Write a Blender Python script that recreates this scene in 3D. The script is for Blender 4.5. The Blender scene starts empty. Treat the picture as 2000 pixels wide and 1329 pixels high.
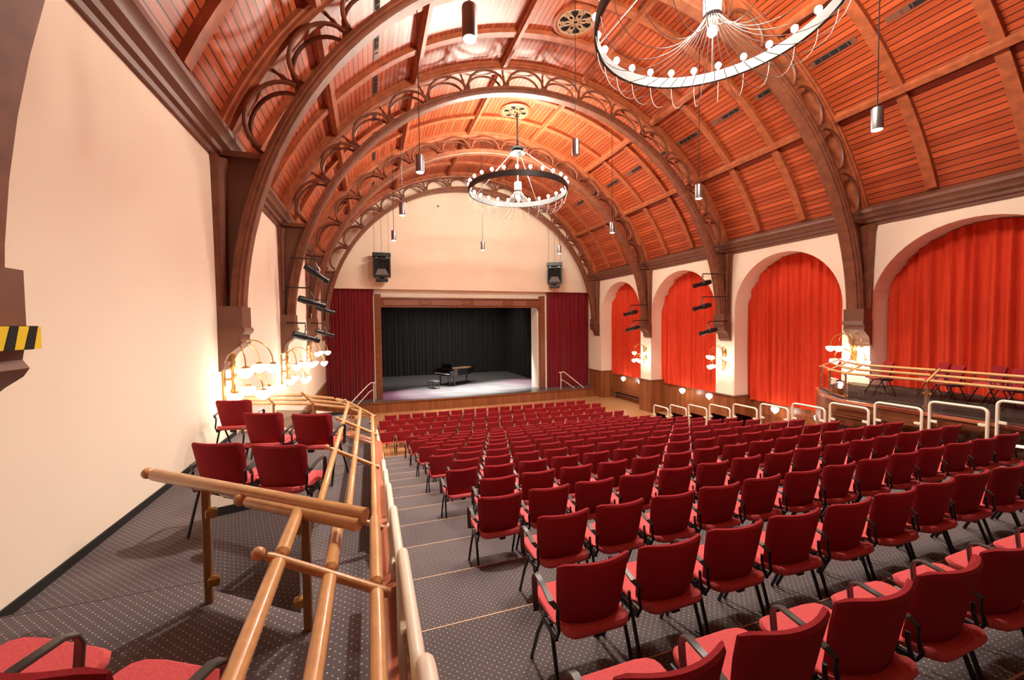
import bpy, math, random
from mathutils import Matrix, Vector
random.seed(7)
PI = math.pi
S = bpy.context.scene
COL = S.collection
# ------------------------------------------------------------------ camera, world, exposure
ZC = 4.5                                   # camera height above the flat hall floor
yaw, pitch, roll = 0.3331, -0.03505, -0.011476
cy_, sy_ = math.cos(yaw), math.sin(yaw)
f0, r0, u0 = Vector((sy_, cy_, 0)), Vector((cy_, -sy_, 0)), Vector((0, 0, 1))
fw = math.cos(pitch) * f0 + math.sin(pitch) * u0
up = -math.sin(pitch) * f0 + math.cos(pitch) * u0
rt = math.cos(roll) * r0 + math.sin(roll) * up
up = -math.sin(roll) * r0 + math.cos(roll) * up
cam = bpy.data.cameras.new('camera')
cam.sensor_width = 36.0
cam.lens = 798.5 * 36 / 2000
cam.clip_start, cam.clip_end = 0.05, 200
camo = bpy.data.objects.new('camera', cam)
COL.objects.link(camo)
camo.matrix_world = Matrix(((rt.x, up.x, -fw.x, 0), (rt.y, up.y, -fw.y, 0), (rt.z, up.z, -fw.z, ZC), (0, 0, 0, 1)))
S.camera = camo
W = bpy.data.worlds.new('world')
W.use_nodes = True
W.node_tree.nodes['Background'].inputs[0].default_value = (1, 0.93, 0.85, 1)
W.node_tree.nodes['Background'].inputs[1].default_value = 0.0
S.world = W
S.view_settings.view_transform = 'Standard'
S.view_settings.look = 'None'
S.view_settings.gamma = 1
S.view_settings.use_curve_mapping = False
S.view_settings.exposure = 0.8
S.cycles.max_bounces = 7
S.cycles.diffuse_bounces = 5
S.cycles.transparent_max_bounces = 24
S.cycles.sample_clamp_indirect = 4
PEND_W, CHAND_W, SCONCE_W, STAGE_W = 590, 190, 1.6, 15000

# ------------------------------------------------------------------ materials
MATS = {}
def nt(name):
    m = bpy.data.materials.new(name)
    m.use_nodes = True
    t = m.node_tree
    b = t.nodes['Principled BSDF']
    MATS[name] = m
    return m, t, b
def N(t, typ, **kw):
    n = t.nodes.new(typ)
    for k, v in kw.items():
        if k.startswith('i'):
            n.inputs[int(k[1:])].default_value = v
        else:
            setattr(n, k, v)
    return n
def L(t, a, ao, b, bi):
    t.links.new(a.outputs[ao], b.inputs[bi])
def ramp(t, stops):
    r = t.nodes.new('ShaderNodeValToRGB')
    e = r.color_ramp.elements
    while len(e) < len(stops):
        e.new(0.5)
    for k, (p, c) in enumerate(stops):
        e[k].position = p
        e[k].color = (*c, 1)
    return r
def mix(c, f):
    return tuple(min(1, x * f) for x in c)
def plain(name, col, rough=0.5, metal=0.0, var=0.12, scale=6.0, stretch=(1, 1, 1), bump=0.0, spec=0.5, coat=0.0):
    m, t, b = nt(name)
    tc = N(t, 'ShaderNodeTexCoord')
    mp = N(t, 'ShaderNodeMapping')
    mp.inputs['Scale'].default_value = stretch
    no = N(t, 'ShaderNodeTexNoise')
    no.inputs['Scale'].default_value = scale
    no.inputs['Detail'].default_value = 4
    r = ramp(t, [(0.3, mix(col, 1 - var)), (0.7, mix(col, 1 + var))])
    L(t, tc, 'Object', mp, 0); L(t, mp, 0, no, 'Vector'); L(t, no, 'Fac', r, 0); L(t, r, 0, b, 'Base Color')
    b.inputs['Roughness'].default_value = rough
    b.inputs['Metallic'].default_value = metal
    b.inputs['Specular IOR Level'].default_value = spec
    b.inputs['Coat Weight'].default_value = coat
    if bump:
        bp = N(t, 'ShaderNodeBump')
        bp.inputs['Strength'].default_value = bump
        bp.inputs['Distance'].default_value = 0.01
        L(t, no, 'Fac', bp, 'Height'); L(t, bp, 0, b, 'Normal')
    return m
def glow(name, col, s):
    m, t, b = nt(name)
    b.inputs['Base Color'].default_value = (0.8, 0.78, 0.72, 1)
    b.inputs['Emission Color'].default_value = (*col, 1)
    b.inputs['Emission Strength'].default_value = s
    m.cycles.emission_sampling = 'NONE'
    return m
def planks(name, c1, c2, width, uvlong=0.35, rough=0.38, groove=0.10, spec=0.5, coat=0.0):
    """boards laid along v of the UV map (u across, v along), one tone per board, dark joints"""
    m, t, b = nt(name)
    uv = N(t, 'ShaderNodeUVMap')
    sp = N(t, 'ShaderNodeSeparateXYZ')
    L(t, uv, 0, sp, 0)
    dv = N(t, 'ShaderNodeMath', operation='DIVIDE'); dv.inputs[1].default_value = width
    L(t, sp, 0, dv, 0)
    fl = N(t, 'ShaderNodeMath', operation='FLOOR'); L(t, dv, 0, fl, 0)
    fr = N(t, 'ShaderNodeMath', operation='FRACT'); L(t, dv, 0, fr, 0)
    wn = N(t, 'ShaderNodeTexWhiteNoise', noise_dimensions='1D'); L(t, fl, 0, wn, 'W')
    cb = N(t, 'ShaderNodeCombineXYZ'); L(t, dv, 0, cb, 0)
    ml = N(t, 'ShaderNodeMath', operation='MULTIPLY'); ml.inputs[1].default_value = uvlong
    L(t, sp, 1, ml, 0); L(t, ml, 0, cb, 1); L(t, wn, 'Value', cb, 2)
    no = N(t, 'ShaderNodeTexNoise'); no.inputs['Scale'].default_value = 2.2; no.inputs['Detail'].default_value = 5
    L(t, cb, 0, no, 'Vector')
    ad = N(t, 'ShaderNodeMath', operation='ADD'); ad.inputs[1].default_value = 0
    mm = N(t, 'ShaderNodeMath', operation='MULTIPLY'); mm.inputs[1].default_value = 0.45
    L(t, wn, 'Value', mm, 0); L(t, mm, 0, ad, 0); L(t, no, 'Fac', ad, 1)
    r = ramp(t, [(0.35, c1), (1.0, c2)])
    L(t, ad, 0, r, 0)
    lt = N(t, 'ShaderNodeMath', operation='GREATER_THAN'); lt.inputs[1].default_value = groove
    L(t, fr, 0, lt, 0)
    mx = N(t, 'ShaderNodeMix', data_type='RGBA')
    mx.inputs[6].default_value = (*mix(c1, 0.12), 1)
    L(t, lt, 0, mx, 0); L(t, r, 0, mx, 7); L(t, mx, 2, b, 'Base Color')
    b.inputs['Roughness'].default_value = rough
    b.inputs['Specular IOR Level'].default_value = spec
    b.inputs['Coat Weight'].default_value = coat
    b.inputs['Coat Roughness'].default_value = 0.42
    bp = N(t, 'ShaderNodeBump'); bp.inputs['Strength'].default_value = 0.6; bp.inputs['Distance'].default_value = 0.008
    L(t, lt, 0, bp, 'Height'); L(t, bp, 0, b, 'Normal')
    return m
def carpet():
    m, t, b = nt('carpet')
    tc = N(t, 'ShaderNodeTexCoord'); sp = N(t, 'ShaderNodeSeparateXYZ'); L(t, tc, 'Object', sp, 0)
    yz = N(t, 'ShaderNodeMath', operation='SUBTRACT'); L(t, sp, 1, yz, 0); L(t, sp, 2, yz, 1)
    P = 0.050
    def grid(off):
        out = []
        for src, o in ((sp, 0), (yz, 0)):
            a = N(t, 'ShaderNodeMath', operation='MULTIPLY_ADD'); a.inputs[1].default_value = 1 / P; a.inputs[2].default_value = off
            L(t, src, o, a, 0)
            f = N(t, 'ShaderNodeMath', operation='FRACT'); L(t, a, 0, f, 0)
            s = N(t, 'ShaderNodeMath', operation='SUBTRACT'); s.inputs[1].default_value = 0.5; L(t, f, 0, s, 0)
            q = N(t, 'ShaderNodeMath', operation='POWER'); q.inputs[1].default_value = 2
            ab = N(t, 'ShaderNodeMath', operation='ABSOLUTE'); L(t, s, 0, ab, 0); L(t, ab, 0, q, 0)
            out.append(q)
        s = N(t, 'ShaderNodeMath', operation='ADD'); L(t, out[0], 0, s, 0); L(t, out[1], 0, s, 1)
        c = N(t, 'ShaderNodeMath', operation='LESS_THAN'); c.inputs[1].default_value = 0.0066
        L(t, s, 0, c, 0)
        return c
    g1, g2 = grid(0.0), grid(0.5)
    no = N(t, 'ShaderNodeTexNoise'); no.inputs['Scale'].default_value = 1.3
    L(t, tc, 'Object', no, 'Vector')
    r = ramp(t, [(0.3, (0.105, 0.088, 0.091)), (0.7, (0.135, 0.112, 0.115))]); L(t, no, 'Fac', r, 0)
    m1 = N(t, 'ShaderNodeMix', data_type='RGBA'); m1.inputs[7].default_value = (0.62, 0.52, 0.45, 1)
    L(t, g1, 0, m1, 0); L(t, r, 0, m1, 6)
    m2 = N(t, 'ShaderNodeMix', data_type='RGBA'); m2.inputs[7].default_value = (0.52, 0.34, 0.24, 1)
    L(t, g2, 0, m2, 0); L(t, m1, 2, m2, 6); L(t, m2, 2, b, 'Base Color')
    b.inputs['Roughness'].default_value = 0.95
    b.inputs['Specular IOR Level'].default_value = 0.1
    return m
def glass(name, c):
    m = bpy.data.materials.new(name); m.use_nodes = True
    t = m.node_tree; t.nodes.clear(); MATS[name] = m
    o = N(t, 'ShaderNodeOutputMaterial'); tr = N(t, 'ShaderNodeBsdfTransparent'); tr.inputs[0].default_value = (*c, 1)
    gl = N(t, 'ShaderNodeBsdfGlossy'); gl.inputs['Roughness'].default_value = 0.02
    fr = N(t, 'ShaderNodeFresnel'); fr.inputs[0].default_value = 1.5
    mx = N(t, 'ShaderNodeMixShader'); L(t, fr, 0, mx, 0); L(t, tr, 0, mx, 1); L(t, gl, 0, mx, 2); L(t, mx, 0, o, 0)
def cloth(name, c, rough=0.9, sheen=0.3):
    m = plain(name, c, rough, 0, 0.10, 3.0, (3, 3, 0.4), spec=0.15)
    m.node_tree.nodes['Principled BSDF'].inputs['Sheen Weight'].default_value = sheen
    return m
plain('plaster', (0.90, 0.80, 0.65), 0.85, 0, 0.02, 0.7, (1, 1, 0.5), spec=0.2)
plain('plaster_upper', (0.90, 0.745, 0.575), 0.85, 0, 0.03, 0.8, spec=0.2)
planks('ceiling_boards', (0.28, 0.042, 0.010), (0.52, 0.100, 0.028), 0.145, rough=.42, coat=.08, groove=.15)
planks('floor_boards', (0.42, 0.20, 0.08), (0.62, 0.34, 0.15), 0.09, 0.3, 0.3, 0.05)
planks('stage_boards', (0.10, 0.095, 0.095), (0.17, 0.16, 0.16), 0.14, 0.3, 0.32, 0.05)
planks('panel_wood', (0.20, 0.062, 0.022), (0.34, 0.115, 0.040), 0.16, 0.5, 0.30, 0.04)
plain('beam_wood', (0.34, 0.088, 0.030), 0.5, 0, 0.28, 5, (1, 1, 1))
plain('truss_wood', (0.185, 0.058, 0.026), 0.5, 0, 0.28, 5, (1, 1, 1))
plain('dark_wood', (0.165, 0.064, 0.037), 0.5, 0, 0.12, 3)
plain('carved_wood', (0.27, 0.105, 0.062), 0.5, 0, 0.4, 40, bump=0.6)
plain('fascia_wood', (0.22, 0.072, 0.028), 0.3, 0, 0.22, 3, (0.4, 0.4, 3))
plain('rail_wood', (0.62, 0.33, 0.13), 0.28, 0, 0.12, 4, (4, 4, 4), coat=0.3)
plain('cap_wood', (0.50, 0.17, 0.09), 0.25, 0, 0.12, 3, (1, 0.3, 1), coat=0.3)
plain('cream_metal', (0.88, 0.80, 0.64), 0.35, 0, 0.03, 4)
plain('brass', (0.50, 0.28, 0.075), 0.3, 0.8, 0.06, 8)
plain('post_metal', (0.33, 0.17, 0.075), 0.32, 0.55, 0.1, 8)
plain('black_metal', (0.012, 0.012, 0.013), 0.35, 0.2, 0.1, 8)
plain('grey_metal', (0.30, 0.30, 0.31), 0.32, 0.8, 0.06, 8)
plain('ring_metal', (0.035, 0.035, 0.038), 0.5, 0.2, 0.06, 8)
plain('wire_metal', (0.20, 0.19, 0.18), 0.5, 0.3, 0.06, 8)
plain('speaker_grey', (0.16, 0.15, 0.14), 0.6, 0, 0.06, 8)
plain('light_metal', (0.62, 0.60, 0.58), 0.35, 0.6, 0.06, 8)
plain('arm_plastic', (0.055, 0.055, 0.052), 0.33, 0, 0.05, 8)
plain('seat_fabric_lit', (0.64, 0.105, 0.110), 0.9, 0, 0.10, 90, bump=0.25, spec=0.2)  # red chair cloth, base colour raised to hold the light on the seats
plain('back_fabric_shaded', (0.30, 0.020, 0.026), 0.9, 0, 0.10, 90, bump=0.25, spec=0.2)  # same red cloth, base colour lowered to hold the shade on the backs
cloth('red_curtain', (0.66, 0.058, 0.022), .9, .03)
cloth('crimson_curtain', (0.20, 0.005, 0.012))
cloth('black_curtain', (0.018, 0.016, 0.015), .9, .1)
plain('piano_black', (0.010, 0.009, 0.009), 0.08, 0, 0.05, 3, coat=0.6)
plain('piano_gold', (0.80, 0.36, 0.10), 0.35, 0.5, 0.1, 6)
plain('ivory', (0.9, 0.88, 0.82), 0.3, 0, 0.02, 6)
plain('white_paper', (0.85, 0.84, 0.80), 0.7, 0, 0.02, 6)
plain('black_void', (0.008, 0.007, 0.006), 0.9, 0, 0.1, 3)
plain('rosette_wood', (0.36, 0.20, 0.10), 0.5, 0, 0.2, 6)
plain('nosing', (0.62, 0.40, 0.26), 0.6, 0, 0.1, 20)
plain('tape_yellow', (0.85, 0.62, 0.02), 0.5, 0, 0.03, 6)
glow('bulb_glow', (1.0, 0.93, 0.82), 22)
glow('lamp_glow', (1.0, 0.95, 0.86), 14)
glow('shade_glow', (1.0, 0.93, 0.80), 5)
carpet(); glass('glass', (0.62, 0.57, 0.52)); glass('clear_glass', (0.93, 0.92, 0.90))

# ------------------------------------------------------------------ mesh builder
class MB:
    def __init__(s):
        s.v, s.f, s.uv = [], [], []
    def quad(s, a, b, c, d, uv=None):
        n = len(s.v); s.v += [a, b, c, d]; s.f.append((n, n + 1, n + 2, n + 3))
        s.uv.append(uv)
        return s
    def box(s, x0, y0, z0, x1, y1, z1, ch=0.0):
        if ch:
            return s.hull_box(x0, y0, z0, x1, y1, z1, ch)
        n = len(s.v)
        s.v += [(x, y, z) for z in (z0, z1) for y in (y0, y1) for x in (x0, x1)]
        for q in ((0, 2, 3, 1), (4, 5, 7, 6), (0, 1, 5, 4), (2, 6, 7, 3), (0, 4, 6, 2), (1, 3, 7, 5)):
            s.f.append(tuple(n + i for i in q)); s.uv.append(None)
        return s
    def hull_box(s, x0, y0, z0, x1, y1, z1, c):
        """a box with its twelve edges chamfered by c, lofted through four rounded-rectangle rings"""
        def ring(z, i):
            a0, a1, b0, b1 = x0 + i, x1 - i, y0 + i, y1 - i
            return [(a0 + c, b0, z), (a1 - c, b0, z), (a1, b0 + c, z), (a1, b1 - c, z), (a1 - c, b1, z), (a0 + c, b1, z), (a0, b1 - c, z), (a0, b0 + c, z)]
        return s.loft([ring(z0, c), ring(z0 + c, 0), ring(z1 - c, 0), ring(z1, c)], True, True)
    def loft(s, rings, closed=True, caps=True):
        n0 = len(s.v); k = len(rings[0])
        for r in rings:
            s.v += [tuple(p) for p in r]
        for i in range(len(rings) - 1):
            for j in range(k if closed else k - 1):
                j2 = (j + 1) % k
                s.f.append((n0 + i * k + j, n0 + i * k + j2, n0 + (i + 1) * k + j2, n0 + (i + 1) * k + j)); s.uv.append(None)
        if caps and closed:
            s.f.append(tuple(n0 + j for j in reversed(range(k)))); s.uv.append(None)
            m = n0 + (len(rings) - 1) * k
            s.f.append(tuple(m + j for j in range(k))); s.uv.append(None)
        return s
    def tube(s, pts, r, n=8, closed=False):
        pts = [Vector(p) for p in pts]
        m = len(pts)
        rs = r if isinstance(r, (list, tuple)) else [r] * m
        tang = []
        for i in range(m):
            a = pts[i - 1] if i > 0 else (pts[-1] if closed else pts[0])
            b = pts[i + 1] if i < m - 1 else (pts[0] if closed else pts[-1])
            tang.append((b - a).normalized())
        ref = Vector((0, 0, 1)) if abs(tang[0].z) < 0.9 else Vector((1, 0, 0))
        u = (ref - tang[0] * ref.dot(tang[0])).normalized()
        rings = []
        for i in range(m):
            u = (u - tang[i] * u.dot(tang[i])).normalized()
            w = tang[i].cross(u)
            rings.append([pts[i] + (u * math.cos(2 * PI * j / n) + w * math.sin(2 * PI * j / n)) * rs[i] for j in range(n)])
        if closed:
            rings.append(rings[0])
        return s.loft(rings, True, not closed)
    def lathe(s, prof, n=16, c=(0, 0, 0)):
        return s.loft([[(c[0] + r * math.cos(2 * PI * j / n), c[1] + r * math.sin(2 * PI * j / n), c[2] + z) for j in range(n)] for r, z in prof], True, True)
    def prism(s, poly, a, b, axis='y'):
        """poly of 2-D points extruded from a to b along an axis; (p, q) are the two other axes in x,y,z order"""
        def at(p, t):
            return (p[0], t, p[1]) if axis == 'y' else ((t, p[0], p[1]) if axis == 'x' else (p[0], p[1], t))
        return s.loft([[at(p, a) for p in poly], [at(p, b) for p in poly]], True, True)
    def sphere(s, c, r, n=10, m=7):
        return s.lathe([(max(r * math.sin(PI * i / m), r * 0.02), -r * math.cos(PI * i / m)) for i in range(m + 1)], n, c)
    def xform(s, M, start=0):
        s.v = s.v[:start] + [tuple(M @ Vector(p)) for p in s.v[start:]]
        return s
    def mesh(s, name, mat, smooth=True):
        me = bpy.data.meshes.new(name)
        me.from_pydata([tuple(p) for p in s.v], [], s.f)
        if any(u for u in s.uv):
            l = me.uv_layers.new(name='UVMap')
            for p, u in zip(me.polygons, s.uv):
                for k, li in enumerate(p.loop_indices):
                    l.data[li].uv = u[k] if u else (0, 0)
        if smooth:
            me.polygons.foreach_set('use_smooth', [True] * len(me.polygons))
            me.set_sharp_from_angle(angle=math.radians(38))
        me.materials.append(MATS[mat])
        me.update()
        return me
    def build(s, name, mat, parent=None, loc=None, rot=None, smooth=True):
        return link(name, s.mesh(name, mat, smooth), parent, loc, rot)
def link(name, data, parent=None, loc=None, rot=None):
    o = bpy.data.objects.new(name, data)
    COL.objects.link(o)
    if parent:
        o.parent = parent
    if loc:
        o.location = loc
    if rot:
        o.rotation_euler = rot
    return o
def tag(o, label, cat, group=None):
    o['label'] = label; o['category'] = cat
    if group:
        o['group'] = group
    return o
def thing(name, label, cat, loc=(0, 0, 0), rz=0, group=None):
    return tag(link(name, None, None, loc, (0, 0, rz)), label, cat, group)
def struct(o):
    o['kind'] = 'structure'
    return o
def copy_tree(o, parent=None):
    c = o.copy(); COL.objects.link(c)
    if parent:
        c.parent = parent
    for ch in KIDS.get(o, ()):
        KIDS.setdefault(c, []).append(copy_tree(ch, c))
    return c
KIDS = {}
def kids(o):
    """remember the parts of a prototype, before it is copied"""
    for x in list(COL.objects):
        if x.parent:
            KIDS.setdefault(x.parent, [])
            if x not in KIDS[x.parent]:
                KIDS[x.parent].append(x)
ORD = 'first second third fourth fifth sixth seventh eighth ninth tenth eleventh twelfth thirteenth fourteenth fifteenth sixteenth seventeenth eighteenth nineteenth'.split()
def light(name, typ, loc, w, col=(1, 0.9, 0.78), size=0.1, rot=None, spot=None, blend=0.5):
    l = bpy.data.lights.new(name, typ)
    l.energy = w; l.color = col
    if typ == 'AREA':
        l.size = size
    else:
        l.shadow_soft_size = size
    if spot:
        l.spot_size = math.radians(spot); l.spot_blend = blend
    o = bpy.data.objects.new(name, l); COL.objects.link(o); o.location = loc
    if rot:
        o.rotation_euler = rot
    return o
def aim(o, target):
    o.rotation_euler = (Vector(target) - Vector(o.location)).to_track_quat('-Z', 'Y').to_euler()
    return o

# ------------------------------------------------------------------ main dimensions (metres; z from the flat hall floor)
XL, XR, CX = -2.27, 13.39, 5.54
YB, YR = 23.6, -4.2
RB = 8.42                                  # radius of the boarded vault about (CX, ZC)
TR = [3.02, 7.88, 12.65, 17.45, 22.40]      # the arched trusses
HW = (XR - XL) / 2
A_W = math.asin(HW / RB)
ZW = ZC + RB * math.cos(A_W)               # where the boards meet the walls
D, Y0, RISE, H0 = 0.92, 2.02, 0.1735, 2.032
def tier_z(i):                             # level of raked tread number i (0 nearest the camera but one)
    return ZC - (H0 + RISE * i)
def arc(R, a0, a1, n, cx=0, cz=0):
    return [(cx + R * math.sin(a0 + (a1 - a0) * i / n), cz + R * math.cos(a0 + (a1 - a0) * i / n)) for i in range(n + 1)]

# ------------------------------------------------------------------ shell
m = MB()
n = 72
aw = A_W + 0.01
for i in range(n):
    a, b = -aw + 2 * aw * i / n, -aw + 2 * aw * (i + 1) / n
    pa, pb = (CX + RB * math.sin(a), ZC + RB * math.cos(a)), (CX + RB * math.sin(b), ZC + RB * math.cos(b))
    m.quad((pa[0], YR, pa[1]), (pa[0], YB + .4, pa[1]), (pb[0], YB + .4, pb[1]), (pb[0], YR, pb[1]),
           [(a * RB, YR), (a * RB, YB), (b * RB, YB), (b * RB, YR)])
struct(m.build('ceiling', 'ceiling_boards'))
struct(MB().box(XL - .3, YR, 0, XL, YB, ZW + .1).build('wall_left', 'plaster'))
struct(MB().box(XL - .3, YR - .3, 0, XR + 1.2, YR, 13.2).build('wall_rear', 'dark_wood'))  # out of view; dark finish chosen to cut light bounced onto the chair backs
m = MB().quad((XL, YR, 0), (XR + 1.2, YR, 0), (XR + 1.2, YB, 0), (XL, YB, 0), [(XL, YR), (XR, YR), (XR, YB), (XL, YB)])
struct(m.build('floor', 'floor_boards'))
# right wall with its round-arched recesses
WIN = [(18.05, 21.92), (13.10, 17.22), (8.36, 12.20), (3.52, 7.63), (-1.3, 2.8)]
ZAP = ZC + 2.42
m = MB()
def arch_z(w, y):
    c, h = (w[0] + w[1]) / 2, (w[1] - w[0]) / 2
    return ZAP - h + math.sqrt(max(h * h - (y - c) ** 2, 0))
ys = [YR]
for w in sorted(WIN):
    ys += [w[0], *[(w[0] + w[1]) / 2 - (w[1] - w[0]) / 2 * math.cos(PI * i / 28) for i in range(1, 28)], w[1]]
ys.append(YB)
XD = XR + 0.86
for a, b in zip(ys, ys[1:]):
    w = [w for w in WIN if w[0] - 1e-6 <= a and b <= w[1] + 1e-6]
    za, zb = (arch_z(w[0], a), arch_z(w[0], b)) if w else (0, 0)
    m.quad((XR, a, za), (XR, b, zb), (XR, b, ZW + .1), (XR, a, ZW + .1))
    if w:
        m.quad((XR, a, za), (XR, b, zb), (XD, b, zb), (XD, a, za))
for w in WIN:
    for y in w:
        z = arch_z(w, y)
        m.quad((XR, y, 0), (XD, y, 0), (XD, y, z), (XR, y, z))
m.quad((XD, YR, 0), (XD, YB, 0), (XD, YB, ZW), (XD, YR, ZW))
struct(m.build('wall_right', 'plaster'))
# wall above and beside the stage
ZL = ZC + 2.06
m = MB()
n = 60
for i in range(n):
    a, b = -aw + 2 * aw * i / n, -aw + 2 * aw * (i + 1) / n
    pa, pb = (CX + RB * math.sin(a), ZC + RB * math.cos(a)), (CX + RB * math.sin(b), ZC + RB * math.cos(b))
    m.quad((pa[0], 23.25, ZL), (pb[0], 23.25, ZL), (pb[0], 23.25, pb[1]), (pa[0], 23.25, pa[1]))
m.quad((XL, 23.25, ZL), (XR, 23.25, ZL), (XR, 24.2, ZL), (XL, 24.2, ZL))
struct(m.build('wall_stage', 'plaster_upper'))
ZS = ZC - 3.93                              # stage level
OX0, OX1, OZ = 0.57, 9.86, ZC + 1.08        # proscenium opening
m = MB()
m.box(XL, 23.62, 0, OX0 - .40, 23.95, ZL).box(OX1 + .52, 23.62, 0, XR + .9, 23.95, ZL).box(OX0 - .4, 23.62, OZ + .3, OX1 + .52, 23.95, ZL)
m.box(OX0 - .4, 23.4, ZS, OX0 - .3, 23.62, ZL - .32).box(OX1 + .36, 23.4, ZS, OX1 + .52, 23.62, ZL - .32)
struct(m.build('wall_proscenium', 'plaster'))
# stage house
struct(MB().box(-1.2, 34.3, 0, 12.4, 34.5, 9).build('wall_stage_rear', 'black_void'))
struct(MB().box(-1.4, 23.95, 0, -1.2, 34.5, 9).build('wall_stage_left', 'black_void'))
struct(MB().box(12.4, 23.95, 0, 12.6, 34.5, 9).build('wall_stage_right', 'black_void'))
struct(MB().box(-1.4, 23.95, 9, 12.6, 34.5, 9.1).build('ceiling_stage', 'black_void'))
# cornices
prof = [(0, 0), (.05, .0), (.06, .06), (.11, .09), (.12, .16), (.19, .22), (.20, .30), (.26, .36), (.26, .44), (0, .62)]
zc = ZC + 2.69
m = MB().prism([(XL + p, zc + q) for p, q in prof], YR, 23.25)
struct(m.build('trim_1', 'dark_wood'))
m = MB().prism([(XR - p, zc + q) for p, q in prof], YR, 23.25)
struct(m.build('trim_2', 'dark_wood'))
# dado panelling: left wall, right piers, right recess backs
ZD = ZC - 2.90
def panel_quad(m, p0, p1, z0, z1):
    l = math.dist(p0, p1)
    m.quad((*p0, z0), (*p1, z0), (*p1, z1), (*p0, z1), [(0, z0), (l, z0), (l, z1), (0, z1)])
m = MB()
panel_quad(m, (XL + .05, 8.5), (XL + .05, 23.2), 0, ZD)
struct(m.build('trim_3', 'panel_wood'))
struct(MB().box(XL, 6.0, ZD, XL + .09, 23.2, ZD + .07).build('trim_4', 'dark_wood'))
edges = [YR] + [e for w in sorted(WIN) for e in w] + [23.3]
m, mc = MB(), MB()
for a, b in zip(edges[::2], edges[1::2]):
    x0 = XR - .06
    a2, b2 = a - .05, b + .05
    panel_quad(m, (x0, a2), (x0, b2), 0, ZD)
    panel_quad(m, (XD, a2), (x0, a2), 0, ZD)
    panel_quad(m, (x0, b2), (XD, b2), 0, ZD)
    mc.box(x0 - .03, a2 - .03, ZD, XD, b2 + .03, ZD + .06)
for w in WIN:
    panel_quad(m, (XD - .05, w[0]), (XD - .05, w[1]), 0, ZC - 2.6)
struct(m.build('trim_5', 'panel_wood'))
struct(mc.build('trim_6', 'dark_wood'))
# ------------------------------------------------------------------ ceiling: ribs, purlins, vents, rosettes
bays = ['rear bay', 'bay nearest the camera', 'second bay from the camera', 'third bay from the camera', 'bay next to the stage']
b_edges = [-1.7] + TR
def rib_mesh(R, r, w, a0, a1, n=48):
    m = MB()
    rings = []
    for i in range(n + 1):
        a = a0 + (a1 - a0) * i / n
        s_, c_ = math.sin(a), math.cos(a)
        rings.append([(R * s_, -w, R * c_), (r * s_, -w, r * c_), (r * s_, w, r * c_), (R * s_, w, R * c_)])
    return m.loft(rings)
rib = rib_mesh(RB + .01, RB - .12, .11, -A_W + .03, A_W - .03).mesh('rib', 'beam_wood')
for b in range(5):
    for k in range(2):
        y = b_edges[b] + (b_edges[b + 1] - b_edges[b]) * (k + 1) / 3
        o = link('ceiling_rib', rib, None, (CX, y, ZC))
        tag(o, f'plain curved ceiling rib, {"nearer" if k == 0 else "farther"} of two in the {bays[b]}', 'ceiling rib', 'plain ribs of the vaulted ceiling')
pur_a = [-49.4, -30.0, -9.75, 9.75, 30.0, 49.4]
for b in range(5):
    ya, yb = b_edges[b] + .25, b_edges[b + 1] - .25
    for k, a in enumerate(pur_a):
        a = math.radians(a)
        m = MB()
        P = [(-.10, .01), (-.10, -.12), (-.07, -.15), (-.055, -.22), (.055, -.22), (.07, -.15), (.10, -.12), (.10, .01)]
        m.prism(P, 0, yb - ya)
        o = m.build('ceiling_purlin', 'beam_wood', None, (CX + RB * math.sin(a), ya, ZC + RB * math.cos(a)), (0, a, 0))
        tag(o, f'moulded lengthwise ceiling beam, {ORD[k]} from left in the {bays[b]}', 'beam', 'lengthwise ceiling beams')
bo = ['rear', 'near', 'second', 'third', 'far']
for s_, side in ((-1, 'left'), (1, 'right')):
    for b in range(1, 5):
        w3 = (b_edges[b + 1] - b_edges[b]) / 3
        for k in range(3):
            if b == 4 and k == 2:
                continue
            y = b_edges[b] + w3 * (k + .5)
            a = math.radians(s_ * 38.7)
            v = thing('ceiling_vent', f'dark slotted vent in the {side} ceiling slope, {ORD[k]} along the {bays[b]}', 'vent', (CX + (RB - .012) * math.sin(a), y, ZC + (RB - .012) * math.cos(a)), 0, 'slotted ceiling vents')
            v.rotation_euler = (0, a, 0)
            MB().box(-.075, -.52, 0, .075, .52, .02).build('vent_frame', 'dark_wood', v)
            MB().box(-.05, -.40 if k != 1 else -.5, -.012, .05, .40 if k != 1 else .1, 0).build('slot', 'black_void', v)
            m = MB()
            for j in range(4):
                m.box(-.05, -.36 + j * .2, -.018, .05, -.345 + j * .2, -.004)
            m.build('slat', 'dark_wood', v)
def rosette(y, label):
    v = thing('ceiling_rosette', label, 'ceiling rosette', (CX, y, ZC + RB - .01), 0, 'pierced ceiling rosettes')
    MB().lathe([(.62, 0), (.62, -.06), (.55, -.10), (.5, -.06), (.5, 0)], 40).build('rim', 'beam_wood', v)
    MB().lathe([(.5, -.001), (.5, -.006), (.01, -.006)], 32).build('backing', 'black_void', v)
    m = MB()
    for k in range(6):
        a = k * PI / 3
        m.tube([(.27 * math.cos(a) + .2 * math.cos(t * PI / 8), .27 * math.sin(a) + .2 * math.sin(t * PI / 8), -.05) for t in range(16)], .022, 5, True)
        a += PI / 6
        m.tube([(.38 * math.cos(a) + .09 * math.cos(t * PI / 6), .38 * math.sin(a) + .09 * math.sin(t * PI / 6), -.05) for t in range(12)], .018, 5, True)
    m.tube([(.14 * math.cos(t * PI / 8), .14 * math.sin(t * PI / 8), -.05) for t in range(16)], .022, 5, True)
    m.tube([(.48 * math.cos(t * PI / 14), .48 * math.sin(t * PI / 14), -.05) for t in range(28)], .025, 5, True)
    m.build('tracery', 'rosette_wood', v)
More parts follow.
